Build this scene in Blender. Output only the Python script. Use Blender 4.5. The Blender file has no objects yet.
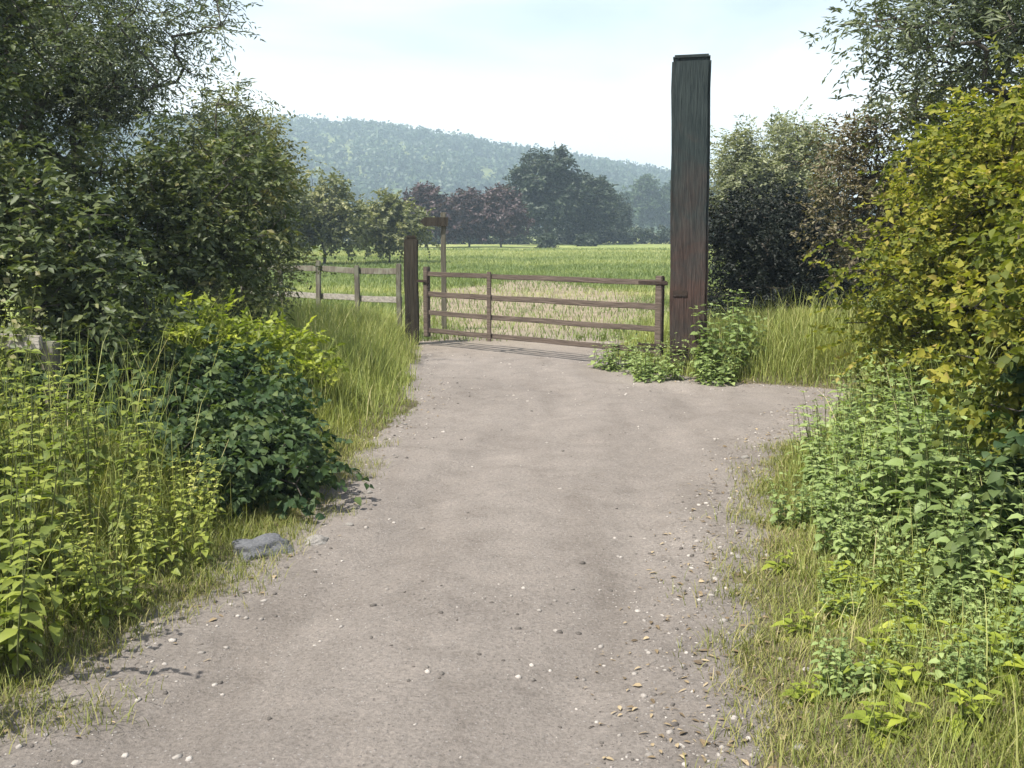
import bpy, math, random
import numpy as np
from mathutils import Vector, Matrix, noise as mnoise

random.seed(11)
RNG = np.random.default_rng(11)
S = bpy.context.scene
COL = S.collection

# ------------------------------------------------------------------ camera, sky, sun
cam_d = bpy.data.cameras.new('camera'); cam = bpy.data.objects.new('camera', cam_d); COL.objects.link(cam)
cam.location = (0, 0, 1.6)
cam.rotation_euler = (math.radians(90 - 8.64), 0, 0)
cam_d.sensor_width = 36; cam_d.lens = 35.2
cam_d.clip_start = 0.05; cam_d.clip_end = 6000
S.camera = cam

SUN = Vector((-0.52, -0.40, 1.12)).normalized()
EL = math.asin(SUN.z); AZ = math.atan2(SUN.x, SUN.y)
w = bpy.data.worlds.new('World'); S.world = w; w.use_nodes = True
wn = w.node_tree.nodes; wl = w.node_tree.links
for n in list(wn): wn.remove(n)
sky = wn.new('ShaderNodeTexSky'); sky.sky_type = 'NISHITA'; sky.sun_disc = False
sky.sun_elevation = EL; sky.sun_rotation = AZ
sky.air_density = 1.0; sky.dust_density = 3.0; sky.ozone_density = 1.2; sky.altitude = 50
bg = wn.new('ShaderNodeBackground'); bg.inputs[1].default_value = 0.10
wo = wn.new('ShaderNodeOutputWorld')
# thin bright cloud veil over the blue, thicker towards the horizon
wtc = wn.new('ShaderNodeTexCoord'); wsep = wn.new('ShaderNodeSeparateXYZ'); wl.new(wtc.outputs['Generated'], wsep.inputs[0])
wmap = wn.new('ShaderNodeMapping'); wmap.inputs['Scale'].default_value = (1.0, 1.0, 3.2); wl.new(wtc.outputs['Generated'], wmap.inputs[0])
wno = wn.new('ShaderNodeTexNoise'); wno.inputs['Scale'].default_value = 2.3; wno.inputs['Detail'].default_value = 7; wno.inputs['Roughness'].default_value = 0.55
wno.inputs['Distortion'].default_value = 0.5
wl.new(wmap.outputs[0], wno.inputs[0])
wmr = wn.new('ShaderNodeMapRange'); wmr.interpolation_type = 'SMOOTHSTEP'
for i_, v_ in ((1, 0.07), (2, 0.23), (3, 1.0), (4, 0.22)): wmr.inputs[i_].default_value = v_
wl.new(wsep.outputs[2], wmr.inputs[0])
wmx = wn.new('ShaderNodeMath'); wmx.operation = 'MULTIPLY_ADD'; wl.new(wno.outputs[0], wmx.inputs[0]); wmx.inputs[1].default_value = 1.5; wmx.inputs[2].default_value = -0.70
wad = wn.new('ShaderNodeMath'); wad.operation = 'ADD'; wad.use_clamp = True; wl.new(wmx.outputs[0], wad.inputs[0]); wl.new(wmr.outputs[0], wad.inputs[1])
wmix = wn.new('ShaderNodeMix'); wmix.data_type = 'RGBA'; wl.new(wad.outputs[0], wmix.inputs[0]); wl.new(sky.outputs[0], wmix.inputs[6]); wmix.inputs[7].default_value = (7.2, 7.5, 7.4, 1)
wl.new(wmix.outputs[2], bg.inputs[0]); wl.new(bg.outputs[0], wo.inputs[0])
sd = bpy.data.lights.new('sun', 'SUN'); sd.energy = 4.8; sd.angle = math.radians(0.55); sd.color = (1, 0.955, 0.87)
so = bpy.data.objects.new('sun', sd); COL.objects.link(so)
so.rotation_euler = SUN.to_track_quat('Z', 'Y').to_euler(); so.location = (-30, 5, 45)
S.view_settings.view_transform = 'Standard'; S.view_settings.look = 'None'
S.view_settings.gamma = 1; S.view_settings.use_curve_mapping = False
S.view_settings.exposure = 1.1
S.cycles.max_bounces = 8; S.cycles.diffuse_bounces = 3; S.cycles.transmission_bounces = 4
S.cycles.glossy_bounces = 2; S.cycles.volume_bounces = 0
S.cycles.use_denoising = True

# ------------------------------------------------------------------ materials
def new_mat(name):
    m = bpy.data.materials.new(name); m.use_nodes = True
    nt = m.node_tree
    for n in list(nt.nodes): nt.nodes.remove(n)
    return m, nt.nodes, nt.links

def ramp(ns, stops, interp='LINEAR'):
    r = ns.new('ShaderNodeValToRGB'); cr = r.color_ramp; cr.interpolation = interp
    while len(cr.elements) < len(stops): cr.elements.new(0.5)
    for e, (p, c) in zip(cr.elements, stops):
        e.position = p; e.color = (*c, 1)
    return r

def leaf_mat(name, stops, trans=0.35, rough=0.5, spec=0.3, tcol=(1.15, 1.25, 0.55)):
    m, ns, ls = new_mat(name)
    at = ns.new('ShaderNodeAttribute'); at.attribute_name = 'tint'
    r = ramp(ns, stops); ls.new(at.outputs['Fac'], r.inputs[0])
    p = ns.new('ShaderNodeBsdfPrincipled')
    p.inputs['Roughness'].default_value = rough; p.inputs['Specular IOR Level'].default_value = spec
    ls.new(r.outputs[0], p.inputs['Base Color'])
    mul = ns.new('ShaderNodeMix'); mul.data_type = 'RGBA'; mul.blend_type = 'MULTIPLY'; mul.inputs[0].default_value = 1
    ls.new(r.outputs[0], mul.inputs[6]); mul.inputs[7].default_value = (*tcol, 1)
    t = ns.new('ShaderNodeBsdfTranslucent'); ls.new(mul.outputs[2], t.inputs[0])
    mx = ns.new('ShaderNodeMixShader'); mx.inputs[0].default_value = trans
    ls.new(p.outputs[0], mx.inputs[1]); ls.new(t.outputs[0], mx.inputs[2])
    o = ns.new('ShaderNodeOutputMaterial'); ls.new(mx.outputs[0], o.inputs[0])
    return m

def wood_mat(name, dark, light, axis='Z', scale=14, bump=0.5, lichen=None):
    m, ns, ls = new_mat(name)
    tc = ns.new('ShaderNodeTexCoord'); mp = ns.new('ShaderNodeMapping')
    s = [scale, scale, scale]; s['XYZ'.index(axis)] = scale * 0.07
    mp.inputs['Scale'].default_value = s
    ls.new(tc.outputs['Object'], mp.inputs[0])
    n = ns.new('ShaderNodeTexNoise'); n.inputs['Scale'].default_value = 2.2; n.inputs['Detail'].default_value = 8
    n.inputs['Roughness'].default_value = 0.65; n.inputs['Distortion'].default_value = 0.4
    ls.new(mp.outputs[0], n.inputs[0])
    r = ramp(ns, [(0.3, dark), (0.7, light)]); ls.new(n.outputs[0], r.inputs[0])
    colo = r.outputs[0]
    if lichen:
        n2 = ns.new('ShaderNodeTexNoise'); n2.inputs['Scale'].default_value = 5; n2.inputs['Detail'].default_value = 6
        ls.new(tc.outputs['Object'], n2.inputs[0])
        r2 = ramp(ns, [(0.5, (0, 0, 0)), (0.62, (1, 1, 1))]); ls.new(n2.outputs[0], r2.inputs[0])
        mx = ns.new('ShaderNodeMix'); mx.data_type = 'RGBA'
        ls.new(r2.outputs[0], mx.inputs[0]); ls.new(colo, mx.inputs[6]); mx.inputs[7].default_value = (*lichen, 1)
        colo = mx.outputs[2]
    p = ns.new('ShaderNodeBsdfPrincipled'); p.inputs['Roughness'].default_value = 0.85
    p.inputs['Specular IOR Level'].default_value = 0.2
    ls.new(colo, p.inputs['Base Color'])
    b = ns.new('ShaderNodeBump'); b.inputs['Strength'].default_value = bump; b.inputs['Distance'].default_value = 0.02
    ls.new(n.outputs[0], b.inputs['Height']); ls.new(b.outputs[0], p.inputs['Normal'])
    o = ns.new('ShaderNodeOutputMaterial'); ls.new(p.outputs[0], o.inputs[0])
    return m

def rock_mat(name, dark, light, scale=6, attr=False):
    m, ns, ls = new_mat(name)
    tc = ns.new('ShaderNodeTexCoord')
    n = ns.new('ShaderNodeTexNoise'); n.inputs['Scale'].default_value = scale; n.inputs['Detail'].default_value = 9
    n.inputs['Roughness'].default_value = 0.7
    ls.new(tc.outputs['Object'], n.inputs[0])
    r = ramp(ns, [(0.3, dark), (0.72, light)])
    if attr:
        at = ns.new('ShaderNodeAttribute'); at.attribute_name = 'tint'
        ls.new(at.outputs['Fac'], r.inputs[0])
    else:
        ls.new(n.outputs[0], r.inputs[0])
    p = ns.new('ShaderNodeBsdfPrincipled'); p.inputs['Roughness'].default_value = 0.9
    p.inputs['Specular IOR Level'].default_value = 0.2
    ls.new(r.outputs[0], p.inputs['Base Color'])
    b = ns.new('ShaderNodeBump'); b.inputs['Strength'].default_value = 0.6; b.inputs['Distance'].default_value = 0.02
    ls.new(n.outputs[0], b.inputs['Height']); ls.new(b.outputs[0], p.inputs['Normal'])
    o = ns.new('ShaderNodeOutputMaterial'); ls.new(p.outputs[0], o.inputs[0])
    return m

def noise_node(ns, ls, vec, scale, detail=6, rough=0.6, dist=0.0):
    n = ns.new('ShaderNodeTexNoise'); n.inputs['Scale'].default_value = scale
    n.inputs['Detail'].default_value = detail; n.inputs['Roughness'].default_value = rough
    n.inputs['Distortion'].default_value = dist
    ls.new(vec, n.inputs[0]); return n

def mixc(ns, ls, fac, a, b, mode='MIX'):
    mx = ns.new('ShaderNodeMix'); mx.data_type = 'RGBA'; mx.blend_type = mode
    for sock, v in ((0, fac), (6, a), (7, b)):
        if isinstance(v, (int, float)): mx.inputs[sock].default_value = v
        elif isinstance(v, tuple): mx.inputs[sock].default_value = (*v, 1)
        else: ls.new(v, mx.inputs[sock])
    return mx.outputs[2]

def track_material():
    m, ns, ls = new_mat('track_earth')
    tc = ns.new('ShaderNodeTexCoord'); v = tc.outputs['Object']
    big = noise_node(ns, ls, v, 0.55, 5, 0.6, 0.3)
    mid = noise_node(ns, ls, v, 3.5, 8, 0.7, 0.2)
    fine = noise_node(ns, ls, v, 60, 8, 0.8)
    rb = ramp(ns, [(0.32, (0.164, 0.145, 0.130)), (0.68, (0.210, 0.187, 0.168))]); ls.new(big.outputs[0], rb.inputs[0])
    rm = ramp(ns, [(0.30, (0.62, 0.60, 0.58)), (0.5, (1, 1, 1)), (0.72, (1.22, 1.2, 1.18))]); ls.new(mid.outputs[0], rm.inputs[0])
    c = mixc(ns, ls, 0.5, rb.outputs[0], rm.outputs[0], 'MULTIPLY')
    rf = ramp(ns, [(0.34, (0.48, 0.47, 0.46)), (0.5, (1, 1, 1)), (0.66, (1.42, 1.40, 1.38))]); ls.new(fine.outputs[0], rf.inputs[0])
    c = mixc(ns, ls, 0.7, c, rf.outputs[0], 'MULTIPLY')
    wmp = ns.new('ShaderNodeMapping'); wmp.inputs['Scale'].default_value = (2.6, 0.30, 1); ls.new(v, wmp.inputs[0])
    wear = noise_node(ns, ls, wmp.outputs[0], 1.0, 6, 0.6, 0.4)
    rw = ramp(ns, [(0.32, (0.80, 0.78, 0.76)), (0.5, (1, 1, 1)), (0.68, (1.16, 1.15, 1.14))]); ls.new(wear.outputs[0], rw.inputs[0])
    c = mixc(ns, ls, 0.5, c, rw.outputs[0], 'MULTIPLY')
    # embedded grit
    vo = ns.new('ShaderNodeTexVoronoi'); vo.inputs['Scale'].default_value = 78; ls.new(v, vo.inputs[0])
    rv = ramp(ns, [(0.0, (1, 1, 1)), (0.28, (1, 1, 1)), (0.36, (0, 0, 0))]); ls.new(vo.outputs['Distance'], rv.inputs[0])
    pick = ns.new('ShaderNodeSeparateColor'); ls.new(vo.outputs['Color'], pick.inputs[0])
    rp = ramp(ns, [(0.70, (0, 0, 0)), (0.74, (1, 1, 1))]); ls.new(pick.outputs[0], rp.inputs[0])
    gm = mixc(ns, ls, 1.0, rv.outputs[0], rp.outputs[0], 'MULTIPLY')
    rg = ramp(ns, [(0.0, (0.10, 0.09, 0.083)), (0.5, (0.18, 0.16, 0.148)), (1.0, (0.29, 0.27, 0.255))]); ls.new(pick.outputs[1], rg.inputs[0])
    c = mixc(ns, ls, gm, c, rg.outputs[0])
    # dry trodden grass beyond the gate, mixed by place
    sx = ns.new('ShaderNodeSeparateXYZ'); ls.new(v, sx.inputs[0])
    mr = ns.new('ShaderNodeMapRange'); mr.inputs[1].default_value = 12.5; mr.inputs[2].default_value = 17; ls.new(sx.outputs[1], mr.inputs[0])
    dn = noise_node(ns, ls, v, 1.3, 6, 0.65)
    rd = ramp(ns, [(0.35, (0.165, 0.13, 0.095)), (0.65, (0.25, 0.21, 0.145))]); ls.new(dn.outputs[0], rd.inputs[0])
    c = mixc(ns, ls, mr.outputs[0], c, rd.outputs[0])
    p = ns.new('ShaderNodeBsdfPrincipled'); p.inputs['Roughness'].default_value = 0.95; p.inputs['Specular IOR Level'].default_value = 0.15
    ls.new(c, p.inputs['Base Color'])
    b = ns.new('ShaderNodeBump'); b.inputs['Strength'].default_value = 0.9; b.inputs['Distance'].default_value = 0.014
    ls.new(fine.outputs[0], b.inputs['Height'])
    b2 = ns.new('ShaderNodeBump'); b2.inputs['Strength'].default_value = 0.6; b2.inputs['Distance'].default_value = 0.008
    ls.new(gm, b2.inputs['Height']); ls.new(b.outputs[0], b2.inputs['Normal'])
    b3 = ns.new('ShaderNodeBump'); b3.inputs['Strength'].default_value = 0.4; b3.inputs['Distance'].default_value = 0.05
    ls.new(mid.outputs[0], b3.inputs['Height']); ls.new(b2.outputs[0], b3.inputs['Normal'])
    ls.new(b3.outputs[0], p.inputs['Normal'])
    o = ns.new('ShaderNodeOutputMaterial'); ls.new(p.outputs[0], o.inputs[0])
    return m

def ground_material():
    m, ns, ls = new_mat('meadow_ground')
    tc = ns.new('ShaderNodeTexCoord'); v = tc.outputs['Object']
    sx = ns.new('ShaderNodeSeparateXYZ'); ls.new(v, sx.inputs[0])
    n1 = noise_node(ns, ls, v, 2.0, 8, 0.7); n2 = noise_node(ns, ls, v, 30, 6, 0.7)
    soil = ramp(ns, [(0.3, (0.075, 0.066, 0.040)), (0.7, (0.150, 0.130, 0.085))]); ls.new(n1.outputs[0], soil.inputs[0])
    mp = ns.new('ShaderNodeMapping'); mp.inputs['Scale'].default_value = (0.012, 0.05, 1); ls.new(v, mp.inputs[0])
    f1 = noise_node(ns, ls, mp.outputs[0], 2.0, 7, 0.6, 0.5)
    f2 = noise_node(ns, ls, v, 0.9, 7, 0.7)
    fr = ramp(ns, [(0.36, (0.085, 0.120, 0.040)), (0.5, (0.19, 0.225, 0.075)), (0.62, (0.31, 0.31, 0.13))]); ls.new(f1.outputs[0], fr.inputs[0])
    fm = ramp(ns, [(0.3, (0.68, 0.7, 0.66)), (0.7, (1.2, 1.2, 1.15))]); ls.new(f2.outputs[0], fm.inputs[0])
    field = mixc(ns, ls, 0.8, fr.outputs[0], fm.outputs[0], 'MULTIPLY')
    mr = ns.new('ShaderNodeMapRange'); mr.inputs[1].default_value = 14; mr.inputs[2].default_value = 18; ls.new(sx.outputs[1], mr.inputs[0])
    c = mixc(ns, ls, mr.outputs[0], soil.outputs[0], field)
    fv = ramp(ns, [(0.3, (0.7, 0.7, 0.7)), (0.7, (1.2, 1.2, 1.2))]); ls.new(n2.outputs[0], fv.inputs[0])
    c = mixc(ns, ls, 0.7, c, fv.outputs[0], 'MULTIPLY')
    p = ns.new('ShaderNodeBsdfPrincipled'); p.inputs['Roughness'].default_value = 1; p.inputs['Specular IOR Level'].default_value = 0.05
    ls.new(c, p.inputs['Base Color'])
    b = ns.new('ShaderNodeBump'); b.inputs['Strength'].default_value = 0.7; b.inputs['Distance'].default_value = 0.04
    ls.new(n2.outputs[0], b.inputs['Height']); ls.new(b.outputs[0], p.inputs['Normal'])
    o = ns.new('ShaderNodeOutputMaterial'); ls.new(p.outputs[0], o.inputs[0])
    return m

def hill_material():
    m, ns, ls = new_mat('hillside')
    tc = ns.new('ShaderNodeTexCoord'); v = tc.outputs['Object']
    n1 = noise_node(ns, ls, v, 0.012, 5, 0.5, 0.4); n2 = noise_node(ns, ls, v, 0.12, 6, 0.7)
    r = ramp(ns, [(0.42, (0.045, 0.065, 0.026)), (0.5, (0.075, 0.10, 0.035)), (0.62, (0.13, 0.15, 0.055))]); ls.new(n1.outputs[0], r.inputs[0])
    f = ramp(ns, [(0.3, (0.6, 0.6, 0.6)), (0.7, (1.25, 1.25, 1.25))]); ls.new(n2.outputs[0], f.inputs[0])
    c = mixc(ns, ls, 0.8, r.outputs[0], f.outputs[0], 'MULTIPLY')
    p = ns.new('ShaderNodeBsdfPrincipled'); p.inputs['Roughness'].default_value = 1; p.inputs['Specular IOR Level'].default_value = 0
    ls.new(c, p.inputs['Base Color'])
    o = ns.new('ShaderNodeOutputMaterial'); ls.new(p.outputs[0], o.inputs[0])
    return m

M = {}
M['track'] = track_material(); M['ground'] = ground_material(); M['hill'] = hill_material()
M['hawthorn'] = leaf_mat('hawthorn_leaf', [(0.0, (0.039, 0.055, 0.023)), (0.5, (0.075, 0.098, 0.036)), (0.85, (0.124, 0.143, 0.049)), (1, (0.182, 0.169, 0.072))], 0.3)
M['willow'] = leaf_mat('willow_leaf', [(0.0, (0.052, 0.067, 0.041)), (0.5, (0.098, 0.121, 0.069)), (1, (0.184, 0.207, 0.115))], 0.3)
M['olive'] = leaf_mat('olive_leaf', [(0.0, (0.084, 0.095, 0.044)), (0.5, (0.154, 0.168, 0.073)), (1, (0.267, 0.259, 0.124))], 0.3)
M['pale_olive'] = leaf_mat('pale_olive_leaf', [(0.0, (0.11, 0.125, 0.07)), (0.5, (0.19, 0.205, 0.115)), (1, (0.30, 0.31, 0.18))], 0.3)
M['gold'] = leaf_mat('yellow_green_leaf', [(0.0, (0.060, 0.080, 0.016)), (0.40, (0.130, 0.150, 0.024)), (0.7, (0.22, 0.218, 0.032)), (0.9, (0.30, 0.272, 0.048)), (1, (0.30, 0.245, 0.07))], 0.42, 0.65, 0.2)
M['bright'] = leaf_mat('bright_leaf', [(0.0, (0.118, 0.155, 0.025)), (0.5, (0.227, 0.273, 0.035)), (1, (0.391, 0.420, 0.063))], 0.42)
M['nettle'] = leaf_mat('nettle_leaf', [(0.0, (0.108, 0.143, 0.031)), (0.5, (0.215, 0.251, 0.048)), (0.85, (0.343, 0.365, 0.086)), (1, (0.515, 0.486, 0.157))], 0.4)
M['herb'] = leaf_mat('pale_herb_leaf', [(0.0, (0.105, 0.148, 0.049)), (0.5, (0.189, 0.253, 0.087)), (1, (0.309, 0.372, 0.148))], 0.38)
M['bramble'] = leaf_mat('bramble_leaf', [(0.0, (0.024, 0.048, 0.019)), (0.5, (0.046, 0.076, 0.027)), (1, (0.101, 0.132, 0.042))], 0.28, 0.6, 0.18)
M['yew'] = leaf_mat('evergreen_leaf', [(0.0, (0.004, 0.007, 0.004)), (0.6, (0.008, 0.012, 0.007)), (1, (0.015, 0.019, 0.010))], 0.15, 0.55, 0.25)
M['russet'] = leaf_mat('russet_leaf', [(0.0, (0.07, 0.055, 0.032)), (0.5, (0.125, 0.105, 0.058)), (1, (0.20, 0.175, 0.09))], 0.25)
M['copper'] = leaf_mat('copper_leaf', [(0.0, (0.036, 0.023, 0.025)), (0.5, (0.065, 0.041, 0.043)), (1, (0.104, 0.072, 0.068))], 0.2)
M['dark'] = leaf_mat('dark_tree_leaf', [(0.0, (0.018, 0.029, 0.018)), (0.5, (0.032, 0.047, 0.027)), (1, (0.059, 0.077, 0.041))], 0.2)
M['far'] = leaf_mat('far_tree_leaf', [(0.0, (0.025, 0.045, 0.023)), (0.5, (0.043, 0.072, 0.031)), (1, (0.072, 0.108, 0.046))], 0.2)
M['grass'] = leaf_mat('grass_blade', [(0.0, (0.108, 0.128, 0.030)), (0.5, (0.196, 0.218, 0.049)), (0.85, (0.292, 0.285, 0.080)), (1, (0.455, 0.387, 0.206))], 0.35, 0.55)
M['dry'] = leaf_mat('dry_grass_blade', [(0.0, (0.16, 0.215, 0.048)), (0.5, (0.285, 0.325, 0.085)), (0.85, (0.42, 0.41, 0.16)), (1, (0.52, 0.46, 0.25))], 0.35, 0.6, tcol=(1.1, 1.1, 0.7))
M['turf'] = leaf_mat('turf_blade', [(0.0, (0.10, 0.125, 0.030)), (0.45, (0.19, 0.20, 0.052)), (0.75, (0.27, 0.245, 0.095)), (1, (0.36, 0.30, 0.17))], 0.3, 0.65)
M['meadow'] = leaf_mat('meadow_blade', [(0.0, (0.105, 0.145, 0.045)), (0.5, (0.20, 0.235, 0.080)), (1, (0.34, 0.34, 0.15))], 0.35, 0.6)
M['litter'] = leaf_mat('dead_leaf', [(0.0, (0.07, 0.05, 0.03)), (0.5, (0.17, 0.125, 0.07)), (1, (0.33, 0.26, 0.16))], 0.1, 0.7, tcol=(1, .9, .7))
M['bark'] = wood_mat('bark', (0.035, 0.030, 0.024), (0.11, 0.098, 0.08), 'Z', 12, 0.9)
M['stem'] = wood_mat('green_stem', (0.06, 0.075, 0.025), (0.12, 0.13, 0.05), 'Z', 20, 0.2)
M['post_wood'] = wood_mat('dark_post_wood', (0.022, 0.018, 0.013), (0.062, 0.052, 0.038), 'Z', 16, 0.7)
M['gate_wood'] = wood_mat('gate_wood', (0.055, 0.042, 0.034), (0.145, 0.113, 0.092), 'X', 22, 0.8)
M['fence_post_wood'] = wood_mat('fence_post_wood', (0.08, 0.07, 0.055), (0.20, 0.18, 0.145), 'Z', 16, 0.7, lichen=(0.2, 0.2, 0.15))
M['pale_wood'] = wood_mat('pale_wood', (0.17, 0.155, 0.135), (0.36, 0.33, 0.29), 'X', 14, 0.6)
M['pale_post'] = wood_mat('pale_post_wood', (0.07, 0.062, 0.045), (0.19, 0.175, 0.13), 'Z', 18, 0.7)
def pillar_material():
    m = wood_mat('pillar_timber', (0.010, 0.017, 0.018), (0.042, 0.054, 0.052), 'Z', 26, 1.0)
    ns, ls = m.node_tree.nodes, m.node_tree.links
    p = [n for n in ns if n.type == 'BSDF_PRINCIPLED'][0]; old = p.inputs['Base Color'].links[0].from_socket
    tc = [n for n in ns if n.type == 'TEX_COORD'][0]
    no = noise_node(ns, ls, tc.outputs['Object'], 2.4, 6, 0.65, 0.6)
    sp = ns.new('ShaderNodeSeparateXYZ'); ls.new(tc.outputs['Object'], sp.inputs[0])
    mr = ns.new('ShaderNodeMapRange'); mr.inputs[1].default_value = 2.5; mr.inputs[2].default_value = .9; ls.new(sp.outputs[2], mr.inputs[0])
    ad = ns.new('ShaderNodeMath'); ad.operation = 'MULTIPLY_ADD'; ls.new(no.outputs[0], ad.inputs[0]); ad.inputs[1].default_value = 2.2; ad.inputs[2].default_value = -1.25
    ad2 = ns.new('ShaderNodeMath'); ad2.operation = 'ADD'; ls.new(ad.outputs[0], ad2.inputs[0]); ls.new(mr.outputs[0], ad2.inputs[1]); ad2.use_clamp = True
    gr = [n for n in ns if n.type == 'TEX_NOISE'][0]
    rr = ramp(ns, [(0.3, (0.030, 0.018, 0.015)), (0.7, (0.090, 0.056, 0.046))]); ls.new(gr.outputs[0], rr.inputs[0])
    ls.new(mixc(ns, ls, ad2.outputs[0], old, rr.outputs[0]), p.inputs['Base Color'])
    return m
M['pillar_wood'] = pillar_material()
M['iron'] = rock_mat('rusted_iron', (0.022, 0.017, 0.014), (0.055, 0.038, 0.030), 30)
M['stone'] = rock_mat('grey_stone', (0.12, 0.11, 0.10), (0.33, 0.31, 0.285), 9)
M['bluestone'] = rock_mat('blue_grey_stone', (0.055, 0.056, 0.060), (0.16, 0.163, 0.175), 11)
M['pebble'] = rock_mat('pebble', (0.09, 0.08, 0.072), (0.36, 0.33, 0.30), 60, attr=True)

# ------------------------------------------------------------------ mesh helpers
def mesh_np(name, verts, tris=None, quads=None, tint=None, smooth=False):
    """tris (n,3), quads (m,4); tint per face, tris first."""
    me = bpy.data.meshes.new(name)
    verts = np.ascontiguousarray(verts, np.float32)
    nt = 0 if tris is None else len(tris); nq = 0 if quads is None else len(quads)
    me.vertices.add(len(verts)); me.vertices.foreach_set('co', verts.ravel())
    parts = []
    if nt: parts.append(np.asarray(tris, np.int32).ravel())
    if nq: parts.append(np.asarray(quads, np.int32).ravel())
    loops = np.concatenate(parts)
    me.loops.add(len(loops)); me.loops.foreach_set('vertex_index', loops)
    tot = np.concatenate([np.full(nt, 3, np.int32), np.full(nq, 4, np.int32)])
    st = np.concatenate([[0], np.cumsum(tot)[:-1]]).astype(np.int32)
    me.polygons.add(nt + nq); me.polygons.foreach_set('loop_start', st)
    if smooth: me.polygons.foreach_set('use_smooth', np.ones(nt + nq, bool))
    me.update(calc_edges=True)
    if tint is not None:
        a = me.attributes.new('tint', 'FLOAT', 'FACE'); a.data.foreach_set('value', np.ascontiguousarray(tint, np.float32))
    return me

def obj(name, me, mat, parent=None, loc=(0, 0, 0)):
    o = bpy.data.objects.new(name, me); COL.objects.link(o)
    if mat is not None and not me.materials: me.materials.append(mat)
    o.location = loc
    if parent is not None: o.parent = parent
    return o

def tag(o, label, cat, group=None):
    o['label'] = label; o['category'] = cat
    if group: o['group'] = group
    return o

def thing(name, label, cat, loc=(0, 0, 0), rz=0, group=None):
    o = bpy.data.objects.new(name, None); COL.objects.link(o)
    o.location = loc; o.rotation_euler = (0, 0, rz); o.empty_display_size = 0.2
    return tag(o, label, cat, group)

def dup(root, loc, rz=0, sc=1.0, label=None, cat=None, group=None):
    r = root.copy(); COL.objects.link(r)
    r.location = loc; r.rotation_euler = (0, 0, rz); r.scale = (sc, sc, sc) if not hasattr(sc, '__len__') else sc
    if label: r['label'] = label
    if cat: r['category'] = cat
    if group: r['group'] = group
    for ch in list(root.children):
        c = ch.copy(); COL.objects.link(c); c.parent = r
        for g in list(ch.children):
            d = g.copy(); COL.objects.link(d); d.parent = c
    return r

def unit(a): return a / np.maximum(np.linalg.norm(a, axis=-1, keepdims=True), 1e-9)

def leaves_geo(P, D, N, L, W, full=False):
    """leaf blades: P base, D direction, N normal; returns verts, tris, quads, faces per leaf."""
    n = len(P); D = unit(D); Sd = unit(np.cross(D, N)); N = np.cross(Sd, D)
    L = L[:, None]; W = W[:, None]
    i = np.arange(n)[:, None]
    if not full:
        V = np.stack([P, P + D * L * .45 + Sd * W * .5 + N * W * .16, P + D * L - N * L * .12, P + D * L * .45 - Sd * W * .5 + N * W * .16], 1)
        b = i * 4
        T = np.concatenate([b + [[0, 1, 2]], b + [[0, 2, 3]]], 1).reshape(-1, 3)
        return V.reshape(-1, 3), T, None, 2
    c1 = P + D * L * .33 ; c2 = P + D * L * .68 - N * L * .05; tip = P + D * L - N * L * .2
    up = N * W * .14
    V = np.stack([P, c1, c2, tip, c1 + Sd * W * .5 + up, c2 + Sd * W * .36 + up * .8, c1 - Sd * W * .5 + up, c2 - Sd * W * .36 + up * .8], 1)
    b = i * 8
    T = np.concatenate([b + [[0, 4, 1]], b + [[2, 5, 3]], b + [[0, 1, 6]], b + [[2, 3, 7]]], 1).reshape(-1, 3)
    Q = np.concatenate([b + [[1, 4, 5, 2]], b + [[1, 2, 7, 6]]], 1).reshape(-1, 4)
    return V.reshape(-1, 3), T, Q, (4, 2)

def leaf_mesh(name, P, D, N, L, W, tint, full=False):
    V, T, Q, k = leaves_geo(P, D, N, L, W, full)
    if full: tt = np.concatenate([np.repeat(tint, 4), np.repeat(tint, 2)])
    else: tt = np.repeat(tint, 2)
    return mesh_np(name, V, T, Q, tt)

def tubes_mesh(name, segs, sides=6):
    """segs: list of (p0, p1, r0, r1); tapered prisms, one mesh."""
    if not segs: segs = [((0, 0, 0), (0, 0, .05), .01, .01)]
    p0 = np.array([s[0] for s in segs], float); p1 = np.array([s[1] for s in segs], float)
    r0 = np.array([s[2] for s in segs]); r1 = np.array([s[3] for s in segs])
    d = unit(p1 - p0)
    ref = np.where(np.abs(d[:, 2:3]) > .9, np.array([[1., 0, 0]]), np.array([[0, 0, 1.]]))
    u = unit(np.cross(d, ref)); v = np.cross(d, u)
    a = np.arange(sides) / sides * 2 * np.pi
    ring = u[:, None] * np.cos(a)[None, :, None] + v[:, None] * np.sin(a)[None, :, None]
    A = p0[:, None] + ring * r0[:, None, None]; B = p1[:, None] + ring * r1[:, None, None]
    V = np.concatenate([A, B], 1).reshape(-1, 3)
    k = np.arange(sides); k2 = (k + 1) % sides
    q = np.stack([k, k2, k2 + sides, k + sides], 1)
    Q = (np.arange(len(segs))[:, None, None] * 2 * sides + q[None]).reshape(-1, 4)
    return mesh_np(name, V, None, Q, None, True)

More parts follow.
